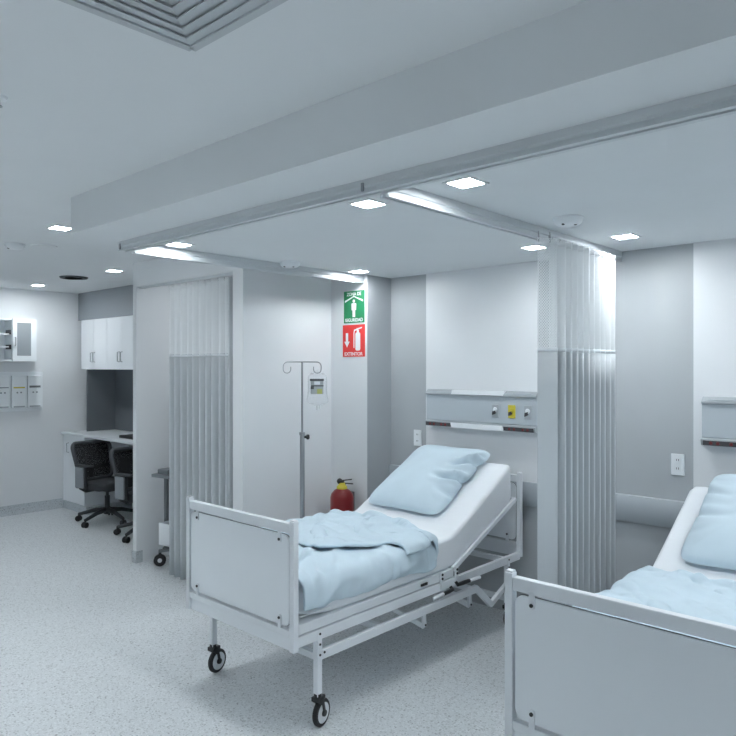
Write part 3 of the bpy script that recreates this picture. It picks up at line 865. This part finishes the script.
def bagpt(u, v, sgn):
    z = .018 - .235 * v
    w = .066 * min(1, .62 + .38 * sm(v / .16)) * (1 - .62 * sm((v - .86) / .14)) + .009 * sm((v - .55) / .3)
    th = .024 * (1 - u * u) ** .5 * math.sin(PI * min(1, max(0, (v - .04) / .92))) ** .6 if 0.04 < v < .96 else 0
    return Vector((u * w, sgn * max(th, .0008), z))
for sgn in (1, -1):
    V = [[bmb.bm.verts.new(bagpt(-1 + 2 * j / n, i / n, sgn)) for j in range(n + 1)] for i in range(n + 1)]
    for i in range(n):
        for j in range(n): bmb.bm.faces.new((V[i][j], V[i][j + 1], V[i + 1][j + 1], V[i + 1][j]))
bmesh.ops.remove_doubles(bmb.bm, verts=bmb.bm.verts, dist=.0018)
bmb.build('pouch', M['bag'], bag, 60)
lbl = MB()
for q in range(8):
    pass
def lab(x0, x1, z0, z1, m, name, par, off):
    b = MB(); k = 8
    A = []
    for i in range(k + 1):
        x = x0 + (x1 - x0) * i / k
        A.append((x, -.026 * (1 - (x / .09) ** 2) ** .5 - off))
    for (xa, ya), (xb, yb) in zip(A, A[1:]):
        vs = [b.bm.verts.new(p) for p in ((xa, ya, z0), (xb, yb, z0), (xb, yb, z1), (xa, ya, z1), (xa, ya - .0008, z0), (xb, yb - .0008, z0), (xb, yb - .0008, z1), (xa, ya - .0008, z1))]
        for f in ((0, 1, 2, 3), (7, 6, 5, 4), (0, 4, 5, 1), (3, 2, 6, 7)): b.bm.faces.new([vs[i] for i in f])
    return b.build(name, m, par)
M['label'] = mat('label_silver_grey', (.42, .45, .46), .4); M['labelprint'] = mat('label_print', (.09, .095, .10), .5); M['labelgreen'] = mat('label_yellow_green', (.48, .50, .16), .5)
lo = lab(-.044, .042, -.135, -.03, M['label'], 'bag_label', bag, .001)
lab(-.05, .046, -.045, -.03, M['labelprint'], 'print', lo, .0025); lab(-.04, .044, -.082, -.074, M['labelprint'], 'print', lo, .0025)
lab(-.044, -.022, -.10, -.082, M['labelprint'], 'print', lo, .0022)
lab(-.02, .02, -.07, -.048, M['plate'], 'print', lo, .0025)
lab(.0, .034, -.132, -.10, M['labelgreen'], 'print', lo, .0025)
MB().cyl((0, 0, -.245), (0, 0, -.212), .009, n=14).cyl((.018, 0, -.235), (.016, 0, -.210), .006, n=12).build('port', M['plate'], bag, 40)
MB().tube([(-.012, 0, .012), (-.008, 0, .024), (0, 0, .028), (.008, 0, .024), (.012, 0, .012)], .002, 6).build('hanging_loop', M['plate'], bag, 60)

# ------------------------------------------------------------------ desk niche: cabinets, counter, chairs
def cab_unit(label, x0, x1):
    xm = (x0 + x1) / 2; w = (x1 - x0) / 2
    t = thing('wall_cabinet', label, 'cabinet', (xm, 3.66, 1.622), 0, 'cabinets over the desk')
    B(-w + .001, w - .001, .019, .365, 0, .582).build('carcass', M['cab'], t)
    for s in (-1, 1):
        a, b = sorted((s * .0015, s * (w - .0015)))
        d = B(a, b, 0, .018, .002, .580, bev=.0015).build('door', M['cab'], t)
        hx = s * .032
        MB().tube([(hx, .0, .085), (hx, -.025, .09), (hx, -.025, .19), (hx, 0, .195)], .005, 8).build('handle', M['chrome'], d, 60)
    return t
cab_unit('white two-door wall cabinet above the dark niche, next to the left wall', -8.012, -7.372)
cab_unit('white two-door wall cabinet above the dark niche, next to the partition edge', -7.370, -6.73)
# dark side panel between the counter and the wall cabinets
tag(B(-7.895, -7.88, 3.67, 4.018, .893, 1.62, bev=.001).build('side_screen', M['dark']), 'dark glossy side panel standing on the counter under the wall cabinets', 'panel')
ctp = MB(); ctp.box(XL + .002, -5.388, 3.455, 4.018, .864, .893, .004)
tag(ctp.build('counter_top', M['counter']), 'long white counter top along the desk niche', 'counter')
bc = thing('base_cabinet', 'white base cabinet under the left end of the counter', 'cabinet', (-7.81, 3.48, 0))
B(-.275, .275, .02, .53, .085, .864).build('carcass', M['cab'], bc)
d = B(-.273, .273, .0, .019, .09, .860, bev=.0015).build('door', M['cab'], bc)
MB().tube([(-.13, 0, .66), (-.13, -.025, .665), (-.13, -.025, .765), (-.13, 0, .77)], .006, 8).build('handle', M['chrome'], d, 60)
B(-.276, .33, -.004, .53, 0, .084).build('plinth', M['cove'], bc)
kb = thing('laptop', 'flat black device lying on the white counter beside the partition', 'device', (-6.72, 3.70, .893), 0)
B(-.2, .2, -.13, .13, 0, .018, bev=.004).build('base', M['black'], kb)
B(-.2, .2, -.13, .13, .0185, .028, bev=.004, mtx=Matrix.Translation((0, .0, 0))).build('lid', M['black'], kb)

def make_chair(label, loc, rz):
    t = thing('office_chair', label, 'chair', loc, rz, 'office chairs at the desk')
    # faces +Y
    for k in range(5):
        a = 2 * PI * k / 5 + math.radians(7)
        d = Vector((math.cos(a), math.sin(a), 0)); q = Vector((-d.y, d.x, 0))
        lg = MB().tube([d * .02 + Vector((0, 0, .13)), d * .15 + Vector((0, 0, .118)), d * .315 + Vector((0, 0, .075))], [.026, .022, .016], 10).build('leg', M['chairblack'], t, 60)
        w = MB()
        for s in (-1, 1):
            w.cyl(d * .315 + q * s * .006 + Vector((0, 0, .03)), d * .315 + q * s * .026 + Vector((0, 0, .03)), .03, n=20, bev=.004)
        w.cyl(d * .315 + Vector((0, 0, .04)), d * .315 + Vector((0, 0, .078)), .008)
        w.build('caster', M['rubber'], lg, 40)
    MB().lathe([(0, .085), (.035, .085), (.035, .14), (.026, .15), (.026, .28), (.016, .28), (.016, .34), (0, .34)], n=20).build('gas_column', M['chairblack'], t, 40)
    B(-.09, .09, -.13, .12, .335, .372, bev=.012).build('mechanism', M['chairblack'], t)
    # seat cushion
    st = MB(); rows = []
    for i in range(9):
        pass
    st.prism(rrect(-.245, .245, -.23, .25, .09, 8), XY, .372, .440)
    es = [e for e in st.bm.edges if abs(e.verts[0].co.z - e.verts[1].co.z) < 1e-5]
    bmesh.ops.bevel(st.bm, geom=es, offset=.022, segments=3, affect='EDGES', profile=.5)
    st.build('seat', M['chairfab'], t, 50)
    # back: tilted frame with a mesh panel
    def bp(x, h):   # h along the back 0..1
        y = -.19 - .125 * h + .05 * (x / .23) ** 2
        return Vector((x, y, .43 + .405 * h))
    loop = []
    for a, b in rrect(-.215, .215, 0, 1, .0, 1)[:0]: pass
    pts = rrect(-.245, .245, .02, .44, .07, 6)
    for x, z in pts:
        h = z / .44; sc = 1 - .16 * (1 - h)
        loop.append(bp(x * sc, h))
    fr = MB().tube(loop, .021, 10, closed=True).build('back_frame', M['chairframe'], t, 60)
    rows = []
    for i in range(13):
        h = .05 + .92 * i / 12; sc = 1 - .16 * (1 - h)
        rows.append([bp(x * .235 * sc, h) + Vector((0, .002, 0)) for x in [-1 + j / 6 for j in range(13)]])
    g = grid('back_mesh', rows, M['chairmesh'], t)
    # lumbar bar and spine behind the mesh
    lb = MB().tube([bp(-.2, .36) - Vector((0, .02, 0)), bp(-.1, .32) - Vector((0, .03, 0)), bp(.1, .32) - Vector((0, .03, 0)), bp(.2, .36) - Vector((0, .02, 0))], .02, 10)
    lb.tube([bp(0, .34) - Vector((0, .03, 0)), bp(0, .05) - Vector((0, .05, 0)), (0, -.20, .37), (0, -.10, .352)], .024, 10)
    lb.build('back_support', M['chairblack'], t, 60)
    for s in (-1, 1):
        ar = MB().tube([(s * .12, -.04, .36), (s * .23, -.05, .36), (s * .275, -.06, .39), (s * .28, -.06, .55), (s * .28, -.05, .62)], [.018, .02, .026, .026, .02], 10).build('arm_support', M['chairblack'], t, 60)
        B(min(s * .268, s * .296), max(s * .268, s * .296), -.13, .02, .39, .62, bev=.008).build('arm_plate', M['chairblack'], ar, 50)
        B(s * .285 - .04, s * .285 + .035, -.12, .10, .618, .640, bev=.011).build('arm_pad', M['chairblack'], ar, 50)
        B(min(s * .294, s * .316), max(s * .294, s * .316), -.115, .005, .40, .612, bev=.008).build('arm_cover', M['chairgrey'], ar, 50)
    return t
ch = make_chair('black mesh-backed office chair at the white base cabinet', (-7.0, 3.48, 0), math.radians(-76))
dup(ch, (-6.13, 3.47, 0), math.radians(-76), label='black office chair mostly hidden behind the partition edge')

# ------------------------------------------------------------------ equipment cart in the niche
ca = thing('equipment_cart', 'grey rolling equipment stand half hidden behind the niche curtain', 'cart', (-5.03, 3.11, 0), math.radians(10))
for i, a in enumerate((45, 135, 225, 315)):
    d = Vector((math.cos(math.radians(a)), math.sin(math.radians(a)), 0))
    lg = MB().bar(d * .02 + Vector((0, 0, .135)), d * .15 + Vector((0, 0, .125)), .035, .022).build('leg', M['cart'], ca)
    q = Vector((-d.y, d.x, 0))
    w = MB().cyl(d * .14 - q * .012 + Vector((0, 0, .05)), d * .14 + q * .012 + Vector((0, 0, .05)), .05, n=22, bev=.004).cyl(d * .14 + Vector((0, 0, .06)), d * .14 + Vector((0, 0, .115)), .012)
    wo = w.build('caster', M['rubber'], lg, 40)
    MB().cyl(d * .14 - q * .014 + Vector((0, 0, .05)), d * .14 + q * .014 + Vector((0, 0, .05)), .018, n=18).build('wheel_hub', M['hub'], wo, 40)
MB().cyl((-.135, 0, .12), (-.135, 0, .76), .020, n=18).build('pole', M['cart'], ca, 40)
B(-.16, .02, -.02, .02, .112, .130, bev=.003).build('base', M['cart'], ca)
bk = MB()
bk.box(-.10, .12, -.11, .11, .18, .19)
for a, b, c, d in ((-.10, .12, -.11, -.103), (-.10, .12, .103, .11), (-.10, -.093, -.11, .11), (.113, .12, -.11, .11)): bk.box(a, b, c, d, .18, .36)
bk.build('basket', M['plate'], ca)
B(-.17, .18, -.13, .13, .735, .762, bev=.006).build('tray', M['cart'], ca)
mo = B(-.01, .16, .0, .06, .762, .95, bev=.01).build('monitor', M['chairgrey'], ca)
B(.0, .15, -.003, .002, .785, .935).build('screen', M['black'], mo)
B(-.14, -.02, -.09, .03, .762, .80, bev=.006).build('control_unit', M['cart'], ca)

# ------------------------------------------------------------------ left wall: cabinet and dispenser rack
wc = thing('medicine_cabinet', 'white wall cabinet with one frosted door and one open compartment on the left wall', 'cabinet', (XL, 2.79, 1.713))
W_, Dp, Hh = .33, .22, .465
cc = MB()
cc.box(0, Dp, -.62, .295, 0, .018); cc.box(0, Dp, -.62, .295, Hh - .018, Hh); cc.box(0, Dp, -.62, -.602, 0, Hh); cc.box(0, Dp, .277, .295, 0, Hh); cc.box(0, Dp, .04, .058, 0, Hh); cc.box(0, .012, -.62, .295, 0, Hh)
cc.build('carcass', M['cab'], wc)
for z in (.15, .29):
    B(.012, Dp - .02, -.6, .04, z, z + .012).build('shelf', M['cab'], wc)
for z in (.15, .31):
    B(.10, Dp - .005, .02, .04, z - .02, z + .03, bev=.003).build('hinge', M['slot'], wc)
dr = MB()
y0, y1, t0 = .045, .295, .045
dr.box(Dp, Dp + .018, y0, y0 + t0, 0, Hh); dr.box(Dp, Dp + .018, y1 - t0 - .012, y1, 0, Hh); dr.box(Dp, Dp + .018, y0 + t0, y1 - t0 - .012, 0, t0 + .015); dr.box(Dp, Dp + .018, y0 + t0, y1 - t0 - .012, Hh - t0, Hh)
do = dr.build('door', M['cab'], wc)
B(Dp + .004, Dp + .012, y0 + t0, y1 - t0 - .012, t0 + .015, Hh - t0).build('pane', M['frost'], do)
MB().tube([(Dp + .018, y0 + .025, .17), (Dp + .04, y0 + .025, .175), (Dp + .04, y0 + .025, .255), (Dp + .018, y0 + .025, .26)], .005, 8).build('handle', M['chrome'], do, 60)
dp = thing('dispenser_rack', 'white wall board with three white dispensers under the left wall cabinet', 'dispenser', (XL - .001, 2.95, 1.155))
B(0, .02, -.32, .29, 0, .44, bev=.004).build('backboard', M['cab'], dp)
for k, yy in enumerate((.19, .02, -.15)):
    bx = B(.02, .055, yy - .078, yy + .078, .035, .40, bev=.006).build('dispenser', M['plate'], dp)
    B(.052, .058, yy - .06, yy + .06, .262 if k != 1 else .258, .285 if k == 0 else .272).build('slot', (M['cart'], M['yellow'], M['chairgrey'])[k], bx)
    for s in (-1, 1):
        MB().lathe([(0, .052), (.009, .052), (.009, .058), (0, .058)], (0, yy + s * .02, .21), 14, 'X').build('button', M['chairgrey'], bx, 40)
    B(.053, .060, yy - .058, yy + .058, .045, .06).build('lip', M['hwlip'], bx)

# ------------------------------------------------------------------ world, camera, view
w = bpy.data.worlds.new('world'); bpy.context.scene.world = w; w.use_nodes = True
w.node_tree.nodes['Background'].inputs[0].default_value = (.5, .6, .7, 1); w.node_tree.nodes['Background'].inputs[1].default_value = .02
cam = bpy.data.cameras.new('camera'); co = bpy.data.objects.new('camera', cam); C.objects.link(co)
co.location = (0, 0, 1.65); co.rotation_euler = (PI / 2, 0, math.radians(42.7))
cam.sensor_width = 36; cam.lens = 684 / 736 * 36; cam.shift_y = -1 / 736; cam.clip_start = .05
sc = bpy.context.scene; sc.camera = co
sc.view_settings.view_transform = 'Standard'; sc.view_settings.look = 'None'; sc.view_settings.gamma = 1
sc.view_settings.use_curve_mapping = False
sc.view_settings.exposure = 0.0
sc.cycles.max_bounces = 14; sc.cycles.diffuse_bounces = 8; sc.cycles.transparent_max_bounces = 24
